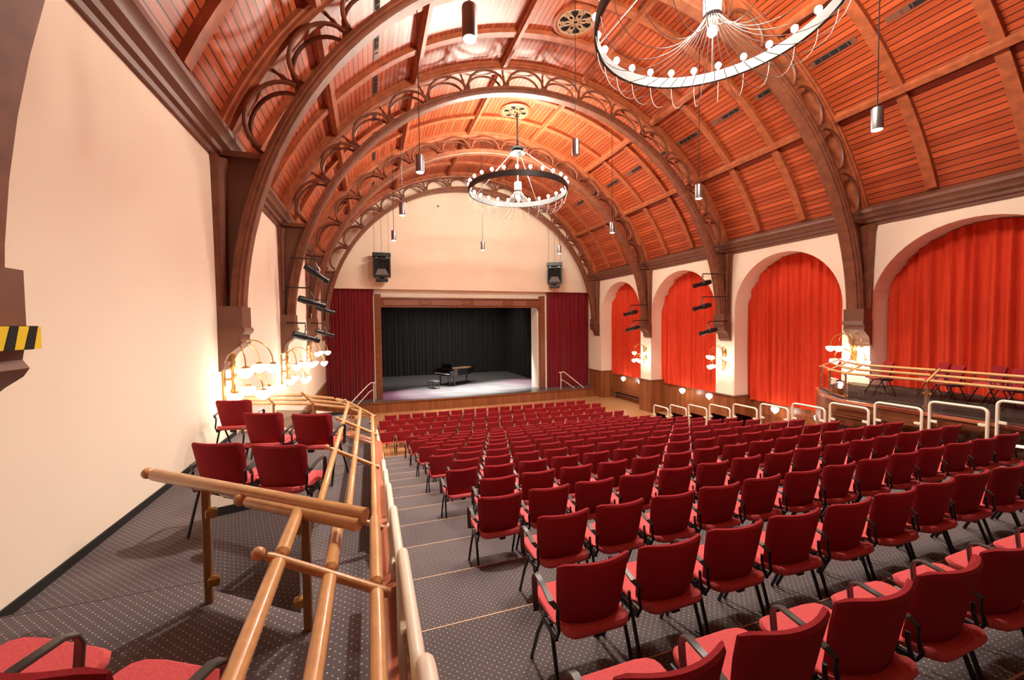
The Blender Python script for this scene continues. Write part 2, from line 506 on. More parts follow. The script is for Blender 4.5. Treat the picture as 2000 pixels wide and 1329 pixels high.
rosette(15.32, 'round pierced wooden ceiling rosette above the smaller distant chandelier')
rosette(10.35, 'round pierced wooden ceiling rosette with no chandelier, between the two lit chandeliers')
rosette(5.55, 'round pierced wooden ceiling rosette above the large nearby chandelier')
# ------------------------------------------------------------------ trusses
RI, RT, RO = 7.50, 7.66, 8.20              # inner chord, tracery, outer chord
A_P = math.radians(9.72)
TW = .22                                    # half thickness
def chord_mesh(ri, ro, w, a0, a1, n=64):
    """fluted chord: stepped section swept along the arc"""
    m = MB(); rings = []
    d = ro - ri
    sec = [(ri, -w * .55), (ri, w * .55), (ri + d * .22, w * .62), (ri + d * .3, w * .85), (ri + d * .52, w * .85), (ri + d * .6, w), (ro, w),
           (ro, -w), (ri + d * .6, -w), (ri + d * .52, -w * .85), (ri + d * .3, -w * .85), (ri + d * .22, -w * .62)]
    for i in range(n + 1):
        a = a0 + (a1 - a0) * i / n
        rings.append([(r * math.sin(a), y, r * math.cos(a)) for r, y in sec])
    return m.loft(rings)
A_IN = math.radians(89.0)
inner = chord_mesh(RI, RT, TW, -A_IN, A_IN).mesh('inner_chord', 'truss_wood')
outer = chord_mesh(RO, RB + .02, TW, -A_W + .015, A_W - .015).mesh('outer_chord', 'beam_wood')
def tracery_mesh(y):
    h = RO - RT
    half = math.radians(9.72 / 2) * (RT + .1)
    m = MB(); pts = []
    for i in range(15):
        t = PI * i / 14
        x, z = -math.cos(t) * (half - .06), RT + .06 + math.sin(t) * (h - .085)
        pts.append((x, y, z))
    sec = lambda p, q: None
    m.tube(pts, .038, 6)
    return m
tr_front, tr_back = tracery_mesh(-.17).mesh('tracery_arch', 'truss_wood'), tracery_mesh(.17).mesh('tracery_arch', 'truss_wood')
spindle = MB().lathe([(.028, RT + .05), (.04, RT + .10), (.026, RT + .16), (.048, RT + .24), (.028, RT + .30), (.048, RT + .38), (.026, RT + .44), (.036, RO)], 8).mesh('spindle', 'truss_wood')
socket = MB().loft([[(-.10, -.16, RT - .01), (.10, -.16, RT - .01), (.10, .16, RT - .01), (-.10, .16, RT - .01)],
                    [(-.075, -.15, RT + .12), (.075, -.15, RT + .12), (.075, .15, RT + .12), (-.075, .15, RT + .12)]]).mesh('socket', 'truss_wood')
def bracket_meshes(s_):
    """web panel, wall post, foot block and corbel of one side; local origin on the arch centre"""
    xw = s_ * HW
    zt = 2.76
    web = [(s_ * math.sqrt(RT ** 2 - z * z) if z > 0 else s_ * RT, z) for z in [.55 + (zt - .55) * i / 12 for i in range(13)]]
    m1 = MB().prism(web + [(xw - s_ * .05, zt), (xw - s_ * .05, .55)], -.07, .07)
    # fluted post, wider at the head
    rings = []
    for z, hw, d in ((.30, .30, .12), (1.4, .32, .13), (2.5, .36, .15), (2.70, .40, .20)):
        rings.append([(xw, -hw, z), (xw - s_ * d * .55, -hw, z), (xw - s_ * d * .6, -hw * .62, z), (xw - s_ * d, -hw * .5, z),
                      (xw - s_ * d, hw * .5, z), (xw - s_ * d * .6, hw * .62, z), (xw - s_ * d * .55, hw, z), (xw, hw, z)])
    m2 = MB().loft(rings)
    x_in = RT * .98
    m3 = MB().box(min(xw, s_ * 7.47), -.30, .02, max(xw, s_ * 7.47), .22, .36)
    c = lambda x: s_ * x
    prof = [(7.84, .02), (7.45, .02), (7.43, -.03), (7.46, -.08), (7.49, -.10), (7.50, -.17), (7.47, -.22), (7.50, -.27), (7.58, -.33), (7.68, -.42), (7.73, -.52), (7.72, -.58), (7.75, -.64), (7.84, -.70)]
    m4 = MB().prism([(c(p), q) for p, q in prof], -.31, .23)
    head = MB().box(min(xw, s_ * 7.0), -.16, zt, max(xw, s_ * 7.0), .16, zt + .09)
    return m1, m2, m3, m4, head
BR = {}
for s_ in (-1, 1):
    a, b, c, d, e = bracket_meshes(s_)
    BR[s_] = [('web_panel', a.mesh('web_panel', 'dark_wood')), ('wall_post', b.mesh('wall_post', 'truss_wood')), ('foot_block', c.mesh('foot_block', 'dark_wood')),
              ('corbel', d.mesh('corbel', 'dark_wood')), ('tie_beam', e.mesh('tie_beam', 'truss_wood'))]
tl = ['carved timber roof arch overhead, nearest the camera', 'carved timber roof arch, fourth from the stage, springing beside the first sconces',
      'carved timber roof arch, third from the stage, above the middle of the seating', 'carved timber roof arch, second from the stage',
      'carved timber roof arch against the wall above the stage']
for k, y in enumerate(TR):
    t = thing('roof_truss', tl[k], 'roof truss', (CX, y, ZC), 0, 'arched timber trusses')
    link('inner_chord', inner, t)
    link('outer_chord', outer, t)
    for j in range(-7, 7):
        a = (j + .5) * A_P
        link('tracery_arch', tr_front, t, None, (0, a, 0))
        link('tracery_arch', tr_back, t, None, (0, a, 0))
    for j in range(-6, 7):
        link('spindle', spindle, t, None, (0, j * A_P, 0))
        link('socket', socket, t, None, (0, j * A_P, 0))
    for s_ in (-1, 1):
        for nm, me in BR[s_]:
            link(nm, me, t)
    if k == 0:
        m = MB().box(-7.52, -.325, -.105, -7.42, .245, .028)
        tp = m.build('hazard_tape', 'tape_yellow', t)
        tp['label'] = 'yellow and black striped hazard tape'
        for j in range(4):
            yy = -.31 + j * .14
            MB().loft([[(-7.417, yy, -.107), (-7.417, yy + .07, -.107), (-7.522, yy + .07, -.107), (-7.522, yy, -.107)],
                       [(-7.417, yy + .05, .031), (-7.417, yy + .11, .031), (-7.522, yy + .11, .031), (-7.522, yy + .05, .031)]]).build('stripe', 'black_void', tp)
# ------------------------------------------------------------------ drawn curtains in the recesses
def drape(name, mat, pts_fn, ncol, folds, amp, zb, ztop, nrow=10, seed=0, hang=None):
    """cloth hanging along a horizontal path; pts_fn(t) -> (x, y, nx, ny); ztop(t) its upper edge"""
    rnd = random.Random(seed)
    ph = [rnd.uniform(0, 6.28) for _ in range(6)]
    m = MB(); rings = []
    for i in range(ncol + 1):
        t = i / ncol
        x, y, nx, ny = pts_fn(t)
        col = []
        zt = ztop(t)
        for j in range(nrow + 1):
            q = j / nrow
            z = zb + (zt - zb) * q
            g = t * folds * 2 * PI
            o = math.sin(g + 1.3 * math.sin(g * .31 + ph[0]) + .5 * math.sin(q * 3 + ph[1])) + .45 * math.sin(g * 2.1 + ph[2] + .6 * math.sin(q * 2 + g * .13))
            o += .5 * math.sin(g * .37 + ph[3] + 1.5 * q)
            o *= amp * (1 - .25 * q)
            col.append((x + nx * o, y + ny * o, z))
        rings.append(col)
    m.loft(rings, False)
    return m.build(name, mat)
wl = ['bright red curtain drawn across the arched recess nearest the stage', 'bright red curtain in the second arched recess from the stage',
      'bright red curtain in the third arched recess from the stage', 'wide red curtain in the arched recess behind the right gallery chairs',
      'red curtain in the arched recess beside the camera']
for k, w in enumerate(WIN[:4]):
    o = drape('recess_curtain', 'red_curtain', lambda t, w=w: (XD - .16, w[0] + (w[1] - w[0]) * (.004 + .992 * t), -1, 0), 260, 13 if w[0] > 5 else 15, .058, ZC - 3.0 if w[0] > 5 else ZC - 1.84,
              lambda t, w=w: max(arch_z(w, w[0] + (w[1] - w[0]) * (.004 + .992 * t)) - .02, ZC), 8, k)
    tag(o, wl[k], 'curtain', 'red curtains in the arched recesses')
# ------------------------------------------------------------------ stage
m = MB()
def front_y(x):
    return 22.50 - .32 * (1 - ((x - CX) / HW) ** 2)
st = thing('stage', 'raised stage with dark boards and a bowed brown panelled front', 'stage')
nx = 40
xs = [XL + .06 + (XR - .13 - XL) * i / nx for i in range(nx + 1)]
for a, b in zip(xs, xs[1:]):
    m.quad((a, front_y(a), ZS), (b, front_y(b), ZS), (b, 23.62, ZS), (a, 23.62, ZS), [(front_y(a), a), (front_y(b), b), (23.62, b), (23.62, a)])
for xa, xb, ya, yb in ((OX0 - .38, OX1 + .5, 23.62, 23.97), (-1.15, 12.35, 23.97, 34.25)):
    m.quad((xa, ya, ZS), (xb, ya, ZS), (xb, yb, ZS), (xa, yb, ZS), [(ya, xa), (ya, xb), (yb, xb), (yb, xa)])
m.build('stage_deck', 'stage_boards', st)
m = MB()
for a, b in zip(xs, xs[1:]):
    m.quad((a, front_y(a) + .03, 0), (b, front_y(b) + .03, 0), (b, front_y(b) + .03, ZS - .05), (a, front_y(a) + .03, ZS - .05), [(a, 0), (b, 0), (b, .6), (a, .6)])
m.build('front_panel', 'panel_wood', st)
m = MB()
m.loft([[(x, front_y(x) - .02, ZS - .06), (x, front_y(x) - .02, ZS + .006), (x, front_y(x) + .05, ZS + .006), (x, front_y(x) + .05, ZS - .06)] for x in xs])
m.build('edge_trim', 'fascia_wood', st)
# proscenium frame
pf = thing('proscenium_frame', 'dark wood frame with carved frieze round the stage opening', 'frame')
MB().box(OX0 - .33, 23.30, ZS + .008, OX0, 23.62, OZ + .72, .02).build('jamb', 'fascia_wood', pf)
MB().box(OX1 + .06, 23.30, ZS + .008, OX1 + .38, 23.62, OZ + .72, .02).build('jamb', 'fascia_wood', pf)
MB().box(OX0, 23.36, OZ, OX1 + .06, 23.62, OZ + .52).build('lintel', 'fascia_wood', pf)
MB().box(OX0, 23.31, OZ, OX1 + .06, 23.40, OZ + .07).box(OX0, 23.31, OZ + .46, OX1 + .06, 23.40, OZ + .55).build('moulding', 'fascia_wood', pf)
px = OX0 + .15
for wd, mt in ((1.95, 'carved_wood'), (.6, 'fascia_wood'), (1.9, 'carved_wood'), (.55, 'fascia_wood'), (1.9, 'carved_wood'), (.55, 'fascia_wood'), (.95, 'carved_wood')):
    MB().box(px, 23.33, OZ + .10, px + wd - .09, 23.37, OZ + .43, .015).build('frieze_panel', mt, pf)
    px += wd
tag(MB().box(OX1 - .02, 23.64, ZS, OX1 + .10, 24.6, OZ + .3).build('side_jamb', 'plaster'), 'cream inner jamb panel beside the right edge of the black stage curtains', 'panel')
o = drape('stage_side_curtain', 'crimson_curtain', lambda t: (XL + .05 + t * (OX0 - .42 - XL), 23.45, 0, -1), 170, 15, .045, ZS, lambda t: ZL, 8, 11)
tag(o, 'dark crimson curtain left of the stage opening', 'curtain', 'crimson side curtains')
o = drape('stage_side_curtain', 'crimson_curtain', lambda t: (OX1 + .56 + t * (XR - .12 - OX1 - .5), 23.45, 0, -1), 170, 15, .045, ZS, lambda t: ZL, 8, 12)
tag(o, 'dark crimson curtain right of the stage opening', 'curtain', 'crimson side curtains')
o = drape('stage_back_curtain', 'black_curtain', lambda t: (-.9 + 12.05 * t, 33.7, 0, -1), 420, 40, .09, ZS + .02, lambda t: 8.9, 8, 13)
tag(o, 'wide black curtain across the back of the stage', 'curtain')
o = drape('stage_wing_curtain', 'black_curtain', lambda t: (11.15, 33.7 - 8.6 * t, -1, 0), 240, 24, .09, ZS + .02, lambda t: 8.9, 8, 14)
tag(o, 'black side curtain at the right wing of the stage', 'curtain')
# stage handrails
def stage_rail(label, pts_list):
    r = thing('stage_handrail', label, 'handrail', (0, 0, 0), 0, 'stage step handrails')
    MB().tube(pts_list[0], .028, 8).build('top_rail', 'cream_metal', r)
    MB().tube(pts_list[1], .022, 8).build('lower_rail', 'cream_metal', r)
    MB().tube(pts_list[2], .025, 8).build('post', 'cream_metal', r)
zz = lambda v: ZC + v
stage_rail('slim metal handrail of the steps at the left end of the stage', [[(.16, 22.62, zz(-2.9)), (-.05, 22.6, zz(-2.92)), (-.25, 22.3, zz(-3.05)), (-1.0, 21.6, zz(-3.75))],
           [(.05, 22.6, zz(-3.3)), (-.1, 22.5, zz(-3.35)), (-.7, 21.9, zz(-3.9))], [(.1, 22.62, zz(-2.9)), (.1, 22.62, ZS)]])
stage_rail('slim metal handrail of the steps at the right end of the stage', [[(10.85, 22.65, zz(-2.9)), (11.2, 22.65, zz(-2.88)), (12.4, 22.5, zz(-3.85)), (12.45, 22.5, ZS)],
           [(10.98, 22.65, zz(-3.35)), (11.15, 22.65, zz(-3.4)), (11.85, 22.55, zz(-3.9))], [(10.98, 22.65, zz(-2.9)), (10.98, 22.65, ZS)]])
# ------------------------------------------------------------------ piano and bench
pa = math.radians(28)
pn = thing('grand_piano', 'black grand piano without lid, gilded frame showing, on the stage', 'piano', (4.35, 26.80, ZS + .004), pa)
pn.scale = (1.12, 1.12, 1.12)
PW = .80
def case(inset, x0=.30):
    o = [(x0, PW - inset), (x0, -PW + inset), (1.1, -PW + inset)]
    o += [(1.5, -PW + .06 + inset), (1.9, -PW + .30 + inset), (2.25, -.22 + inset * .6), (2.6, .05 + inset * .4), (2.72 - inset, .25), (2.72 - inset, .55), (2.62 - inset, PW - .10 - inset), (2.4, PW - inset)]
    return o[::-1]
# x runs from the keyboard to the tail, straight (bass) side at +y
MB().loft([[(x, y, .64) for x, y in case(0)], [(x, y, 1.0) for x, y in case(0)], [(x, y, 1.0) for x, y in case(.045, .34)], [(x, y, .88) for x, y in case(.045, .34)]], True, True).build('case', 'piano_black', pn)
MB().prism(case(.06, .36), .885, .92, 'z').build('gilt_frame', 'piano_gold', pn)
m = MB()
for i in range(16):
    y = -.62 + i * .08
    m.tube([(.5, y, .945), (2.3 - (.05 * (15 - i)), y * .8 + .1, .945)], .004, 4)
m.build('string', 'light_metal', pn)
MB().box(.0, -PW, .64, .32, PW, .72, .01).box(0, -PW, .72, .32, -PW + .09, .92).box(0, PW - .09, .72, .32, PW, .92).box(.26, -PW, .72, .36, PW, 1.0).build('key_bed', 'piano_black', pn)
MB().box(.02, -PW + .1, .72, .17, PW - .1, .745).build('white_keys', 'ivory', pn)
m = MB()
for i in range(36):
    if i % 7 not in (2, 6):
        y = -PW + .12 + i * .04
        m.box(.08, y, .745, .18, y + .018, .757)
m.build('black_keys', 'black_void', pn)
MB().box(.40, -.5, .99, .43, .5, 1.28, .01).build('music_desk', 'piano_black', pn)
for (x, y) in ((.42, -.66), (.42, .66), (2.3, .45)):
    MB().lathe([(.045, .0), (.045, .05), (.03, .06), (.05, .3), (.065, .6), (.075, .65)], 10, (x, y, 0)).build('leg', 'piano_black', pn)
m = MB().tube([(.55, -.1, .1), (.55, -.1, .66)], .018).tube([(.55, .1, .1), (.55, .1, .66)], .018).box(.46, -.16, .08, .6, .16, .14)
m.build('pedal_lyre', 'piano_black', pn)
pb = thing('piano_bench', 'black padded piano bench in front of the grand piano', 'bench', (3.72, 25.95, ZS), pa)
MB().box(-.20, -.38, .42, .20, .38, .53, .03).build('seat', 'arm_plastic', pb)
for (x, y) in ((-.16, -.33), (.16, -.33), (-.16, .33), (.16, .33)):
    MB().lathe([(.02, 0), (.028, .3), (.032, .43)], 8, (x, y, 0)).build('leg', 'piano_black', pb)
# ------------------------------------------------------------------ loudspeakers on the wall above the stage
def speaker(x, z, rz, label):
    s = thing('loudspeaker', label, 'loudspeaker', (x, 22.75, z), rz, 'loudspeakers above the stage')
    MB().loft([[(-.44, -.19, -.62), (.44, -.19, -.62), (.40, .30, -.62), (-.40, .30, -.62)], [(-.44, -.19, .36), (.44, -.19, .36), (.40, .30, .36), (-.40, .30, .36)]]).box(-.44, -.33, -.62, -.38, -.18, .36).box(.38, -.33, -.62, .44, -.18, .36).box(-.38, -.33, -.62, .38, -.18, -.55).box(-.38, -.33, .30, .38, -.18, .36).build('cabinet', 'black_metal', s)
    MB().loft([[(-.38, -.335, -.55), (.38, -.335, -.55), (.38, -.335, .3), (-.38, -.335, .3)], [(-.16, -.20, -.2), (.16, -.20, -.2), (.16, -.20, .12), (-.16, -.20, .12)]], True, False).quad((-.16, -.20, -.2), (.16, -.20, -.2), (.16, -.20, .12), (-.16, -.20, .12)).build('horn', 'black_void', s)
    MB().quad((-.34, -.325, -.52), (.34, -.325, -.52), (.19, -.215, -.20), (-.19, -.215, -.20)).build('horn_lip', 'speaker_grey', s)
    MB().box(-.46, -.2, .44, .46, .2, .66, .02).build('mounting_bar', 'black_metal', s)
    MB().box(-.30, -.1, .36, -.22, .1, .45).box(.22, -.1, .36, .30, .1, .45).build('bracket', 'light_metal', s)
    MB().box(-.30, -.3, -.86, .30, .2, -.72, .02).box(-.1, -.1, -.74, .1, .1, -.6).build('small_speaker', 'black_metal', s)
    zt = ZC + math.sqrt(RB ** 2 - (x - CX) ** 2) - .02 - z
    for dx in (-.36, 0, .36):
        MB().tube([(dx, 0, .64), (dx, 0, zt - .25)], .007, 5).build('cable', 'black_metal', s)
speaker(.64, ZC + 3.25, 0, 'black horn loudspeaker hung above the left end of the stage')
speaker(10.66, ZC + 3.13, math.radians(-25), 'black horn loudspeaker hung above the right end of the stage')
tag(MB().lathe([(.06, 0), (.06, .05), (.03, .08)], 12).xform(Matrix.Rotation(PI / 2, 4, 'X')).build('wall_sensor', 'grey_metal', None, (3.75, 23.25, ZC + 6.75)), 'tiny round dark sensor high on the wall above the stage', 'sensor')
# ------------------------------------------------------------------ raked seating floor
rk = thing('raked_floor', 'carpeted stepped floor carrying the rows of red chairs', 'stepped floor')
RX0, RX1 = 0.12, 10.42
lv = []
for i in range(-3, 14):
    lv.append((Y0 + D * (i - 1), Y0 + D * i, tier_z(i)))
prof = [(lv[0][0] - 3, 0.0), (lv[0][0] - 3, lv[0][2])]
for a, b, z in lv:
    prof += [(a, z), (b, z)]
prof.append((lv[-1][1], 0.0))
MB().prism(prof, RX0, RX1, 'x').build('step_carpet', 'carpet', rk, smooth=False)
for a, b, z in lv[2:]:
    MB().box(RX0, b - .006, z - .012, RX1, b + .005, z + .003).build('step_nosing', 'nosing', rk)
# ------------------------------------------------------------------ chair prototypes
def chair_meshes():
    M = {}
    # seat: cushion with rounded corners and a rolled rear lip
    sec = [(.250, .418), (.270, .434), (.275, .450), (.252, .470), (.10, .468), (-.10, .460), (-.17, .472), (-.208, .490), (-.230, .486), (-.240, .464), (-.226, .436), (-.18, .422), (.10, .418)]
    rings = []
    hw = .236
    for x in (-.236, -.230, -.215, -.185, -.14, 0, .14, .185, .215, .230, .236):
        rr = .085
        e = max(0, abs(x) - (hw - rr)) / rr
        k = 1 - (1 - math.sqrt(max(0, 1 - e * e))) * rr / .25
        f = 1 if abs(x) < .228 else (.75 if abs(x) < .234 else .25)
        zm = .445
        rings.append([(x * (.90 if y < -.1 else 1), y * k, zm + (z - zm) * f) for y, z in sec])
    M['seat'] = MB().loft(rings).mesh('seat', 'seat_fabric_lit')
    # backrest: curved padded panel, narrower at the foot
    rings = []
    nx_ = 14
    for i in range(nx_ + 1):
        u = i / nx_ * 2 - 1
        e = 1 if abs(u) < .97 else .35
        lo = 1 - .03 * max(0, (abs(u) - .8) / .2) ** 2
        b_ = []
        for q, y, z, h in ((0, -.140, .462, .210), (1, -.162, .59, .222), (2, -.182, .71, .233), (3, -.206, .838, .240)):
            b_.append((h * u, y + .068 * u * u, z * (lo if q == 3 else 1) + (.012 * u * u if q == 0 else 0)))
        bk = [(p[0], p[1] - .036 * e, p[2] + (.008 if k == 0 else (-.006 if k == 3 else 0))) for k, p in enumerate(b_)]
        top = [(b_[3][0], b_[3][1] - .008 * e, b_[3][2] + .012), (b_[3][0], b_[3][1] - .027 * e, b_[3][2] + .010)]
        bot = [(b_[0][0], b_[0][1] - .018 * e, b_[0][2] - .010)]
        rings.append(b_ + top + bk[::-1] + bot)
    M['backrest'] = MB().loft(rings).mesh('backrest', 'back_fabric_shaded')
    for s_ in (-1, 1):
        x = s_ * .242
        M['front_leg', s_] = MB().tube([(x, .02, .44), (x + s_ * .004, .13, .25), (x + s_ * .008, .235, .005)], .0125, 7).mesh('leg', 'black_metal')
        M['rear_leg', s_] = MB().tube([(x, -.06, .44), (x + s_ * .004, -.13, .25), (x + s_ * .008, -.215, .005)], .0125, 7).mesh('leg', 'black_metal')
        M['side_frame', s_] = MB().tube([(x, .22, .415), (x, .05, .412), (x, -.15, .42), (x, -.168, .46), (x, -.150, .53), (x - s_ * .002, -.150, .58)], .0105, 7).box(x - .010, -.14, .385, x + .010, .06, .43).mesh('side_frame', 'black_metal')
        xa = s_ * .272
        path = [(xa, .095, .42), (xa, .115, .54), (xa, .122, .615), (xa, .110, .646), (xa, .078, .661), (xa, -.03, .650), (xa, -.13, .622), (xa - s_ * .03, -.152, .585)]
        mm = MB()
        rr = []
        pv = [Vector(p) for p in path]
        for i, p in enumerate(pv):
            tg = (pv[min(i + 1, len(pv) - 1)] - pv[max(i - 1, 0)]).normalized()
            nn = Vector((1, 0, 0)).cross(tg)
            rr.append([p + Vector((1, 0, 0)) * a + nn * b for a, b in ((-.016, -.006), (.016, -.006), (.019, 0), (.016, .006), (-.016, .006), (-.019, 0))])
        mm.loft(rr)
        M['armrest', s_] = mm.mesh('armrest', 'arm_plastic')
    M['cross_bar'] = MB().tube([(-.24, -.02, .415), (.24, -.02, .415)], .012, 6).box(-.03, -.2, .395, .03, -.15, .425).mesh('cross_bar', 'black_metal')
    return M
CM = chair_meshes()
def proto(arms):
    r = bpy.data.objects.new('conference_chair', None)
    COL.objects.link(r)
    ch = [link('seat', CM['seat'], r), link('backrest', CM['backrest'], r), link('cross_bar', CM['cross_bar'], r)]
    for s_ in (-1, 1):
        ch += [link('leg', CM['front_leg', s_], r), link('leg', CM['rear_leg', s_], r), link('side_frame', CM['side_frame', s_], r)]
    for s_ in arms:
        ch.append(link('armrest', CM['armrest', s_], r))
    KIDS[r] = ch
    return r
PROTO, FIRST = {}, set()
def chair(x, y, z, rz, label, group, arms=(-1,)):
    if arms not in PROTO:
        PROTO[arms] = proto(arms)
        o = PROTO[arms]
    else:
        p = PROTO[arms]
        o = p.copy(); COL.objects.link(o)
        for c in KIDS[p]:
            d = c.copy(); COL.objects.link(d); d.parent = o
    o.location = (x, y, z); o.rotation_euler = (0, 0, rz)
    return tag(o, label, 'chair', group)
SP = .5545
def row(idx, y, z, x0, n_, jig=.012, start_n=0):
    for j in range(n_):
        rr = random.Random(idx * 100 + j)
        chair(x0 + SP * j, y + rr.uniform(-jig, jig), z, rr.uniform(-.03, .03), f'red upholstered chair, {ORD[j]} from the left aisle in the {ORD[idx]} row from the stage',
              'chairs in the hall rows', (-1, 1) if j == n_ - 1 and n_ > 13 else (-1,))
for k in range(4):                               # flat floor
    x0, n_ = [(.715, 17), (.475, 18), (.715, 17), (.475, 18)][k]
    row(k, 17.72 - .92 * k, 0, x0, n_)
for k in range(12, -2, -1):                      # raked
    even = k % 2 == 0
    n_ = {-1: 7, 0: 11, 1: 13}.get(k, 15)
    x0 = 1.215 if even else 1.475
    if k == -1:
        x0 = 1.00
    row(16 - k, Y0 + D * k + .217, tier_z(k + 1), x0, n_)
# ------------------------------------------------------------------ left gallery
ZG, ZGN = ZC - 1.85, ZC - 1.60                    # lower and upper floor of the gallery
gal = thing('left_gallery', 'carpeted side gallery along the left wall with a red-brown timber edge', 'gallery')
OUT = [(.10, YR + .02), (.10, 6.75), (-.33, 7.5), (-1.1, 8.1), (XL + .06, 8.52)]
MB().prism([(XL + .01, YR + .02)] + OUT + [(XL + .01, 8.54)], ZG - .30, ZG, 'z').build('gallery_floor', 'carpet', gal, smooth=False)
MB().prism([(XL + .002, YR + .02), (-.02, YR + .02), (-.02, 3.05), (XL + .002, 3.05)], ZG, ZGN, 'z').build('upper_floor', 'carpet', gal, smooth=False)
MB().box(XL, 3.045, ZGN - .012, -.02, 3.053, ZGN + .002).build('step_nosing', 'carpet', gal)
def offset_poly(pts, d):
    out = []
    for i, p in enumerate(pts):
        a = Vector(pts[max(i - 1, 0)]); b = Vector(pts[min(i + 1, len(pts) - 1)])
        t = (b - a).normalized()
        out.append((p[0] + t.y * d, p[1] - t.x * d))
    return out
def ribbon(pts, d0, d1, z0, z1):
    a, b = offset_poly(pts, d0), offset_poly(pts, d1)
    return MB().loft([[(p[0], p[1], z0), (q[0], q[1], z0), (q[0], q[1], z1), (p[0], p[1], z1)] for p, q in zip(a, b)])
ribbon(OUT, -.13, .03, ZG - .02, ZG + .035).build('edge_cap', 'cap_wood', gal)
ribbon(OUT, -.03, .02, ZG - .95, ZG - .02).build('fascia', 'fascia_wood', gal)
struct(MB().box(XL, YR, ZGN, XL + .02, 3.04, ZGN + .07).box(XL, 3.06, ZG, XL + .02, 8.3, ZG + .07).build('baseboard_left', 'black_void'))
# three-bar sloping rail of the gallery
def rail_seg(m, a, b, r=.030, gap=.035):
    a, b = Vector(a), Vector(b)
    t = (b - a).normalized()
    m.tube([a + t * gap, a + t * (gap + .02), b - t * (gap + .012), b - t * gap], [r * .45, r, r, r], 12)
    return m
def gallery_rail(name, label, A, B, C, cross, ext=0.09, posts=True, zf=ZG, ball=True, post_mat='post_metal', r_bar=.030):
    """three parallel bars through the points A, B, C (inner-high to outer-low), cross bars at every point but the ends listed"""
    g = thing(name, label, 'railing', (0, 0, 0), 0, 'sloping gallery rails')
    for line in (A, B, C):
        for p, q in zip(line, line[1:]):
            rail_seg(MB(), p, q, r_bar).build('bar', 'rail_wood', g)
            d = MB(); t = (Vector(q) - Vector(p)).normalized()
            d.tube([Vector(p) - t * .05, Vector(p) + t * .05], .009, 6)
            d.build('dowel', 'brass', g)
    for k in cross:
        a, c = Vector(A[k]), Vector(C[k])
        t = (c - a).normalized()
        cb = MB().tube([a - t * .055, a - t * .03, c + t * .06], [.016, .021, .021], 10).build('cross_bar', 'rail_wood', g)
        if ball:
            MB().sphere(a - t * .085, .027, 12, 8).build('ball_end', 'rail_wood', cb)
        if posts:
            MB().tube([c + Vector((0, 0, -.02)), Vector((c.x, c.y, zf + .0))], .02, 8).box(c.x - .035, c.y - .035, zf, c.x + .035, c.y + .035, zf + .02).build('post', post_mat, g)
    return g
z_ = lambda v: ZC + v
An = [(-.378, y, z_(-.96)) for y in (-.6, .75, 1.89, 2.50)]
Bn = [(-.189, y, z_(-1.065)) for y in (-.6, .75, 1.89, 2.56)]
Cn = [(0, y, z_(-1.17)) for y in (-.6, .75, 1.89, 2.63)]
gallery_rail('gallery_railing', 'golden three-bar sloping rail beside the camera, on the upper gallery step', An, Bn, Cn, [1, 2], zf=ZG + .037)
Af = [(-.36, y, z_(-1.225)) for y in (2.95, 3.05, 4.40, 5.75, 7.15)] + [(-.58, 7.45, z_(-1.2)), (-1.1, 7.85, z_(-1.17)), (-1.75, 8.1, z_(-1.16)), (-2.2, 8.22, z_(-1.15))]
Cf = [(0.0, y, z_(-1.42)) for y in (2.95, 3.05, 4.40, 5.75)] + [(.0, 6.85, z_(-1.40)), (-.33, 7.45, z_(-1.38)), (-.98, 8.02, z_(-1.36)), (-1.68, 8.32, z_(-1.35)), (-2.2, 8.45, z_(-1.34))]
Bf = [tuple((Vector(a) + Vector(c)) / 2) for a, c in zip(Af, Cf)]
gallery_rail('gallery_railing', 'golden three-bar sloping rail round the front of the lower left gallery', Af, Bf, Cf, [1, 2, 3, 4, 6, 7], zf=ZG + .037, r_bar=.026)
# angled cross rail on the upper step
cr = thing('cross_railing', 'golden rail with glass panel crossing the left gallery at an angle', 'railing')
b0, b1 = Vector((-1.335, 3.109, z_(-.885))), Vector((-.045, 2.158, z_(-.945)))
tb = (b1 - b0).normalized()
MB().tube([b0 + tb * .06, b0 + tb * .08, b1], [.02, .036, .036], 12).build('top_bar', 'rail_wood', cr)
MB().sphere(b0 + tb * .02, .034, 14, 9).build('ball_end', 'rail_wood', cr)
c0 = b0 + (b1 - b0) * .49 + Vector((-.02, -.028, -.028)); c1 = b1 + Vector((-.03, -.03, -.03))
MB().tube([c0 + tb * .07, c0 + tb * .09, c1], [.02, .032, .032], 12).build('lower_bar', 'rail_wood', cr)
MB().sphere(c0 + tb * .03, .034, 14, 9).build('ball_end', 'rail_wood', cr)
P1, P2 = Vector((-.925, 2.80, 0)), Vector((-.345, 2.36, 0))
for p, mt in ((P1, 'post_metal'), (P2, 'post_metal')):
    po = MB().box(p.x - .021, p.y - .021, ZGN, p.x + .021, p.y + .021, z_(-.93), .006).build('post', mt, cr)
for p, s_ in ((P1, 1), (P2, -1)):
    for z in (ZGN + .14, ZGN + .54):
        q = p + Vector((tb.x, tb.y, 0)) * .05 * s_
        MB().box(q.x - .03, q.y - .03, z - .025, q.x + .03, q.y + .03, z + .025, .006).build('glass_clamp', 'brass', cr)
g0, g1 = P1 + Vector((tb.x, tb.y, 0)) * .045, P2 - Vector((tb.x, tb.y, 0)) * .045
nn = Vector((tb.y, -tb.x, 0)).normalized() * .005
MB().loft([[g0 - nn, g1 - nn, g1 + nn, g0 + nn], [p + Vector((0, 0, .56)) for p in (g0 - nn, g1 - nn, g1 + nn, g0 + nn)]]).xform(Matrix.Translation((0, 0, ZGN + .08))).build('glass_panel', 'glass', cr)
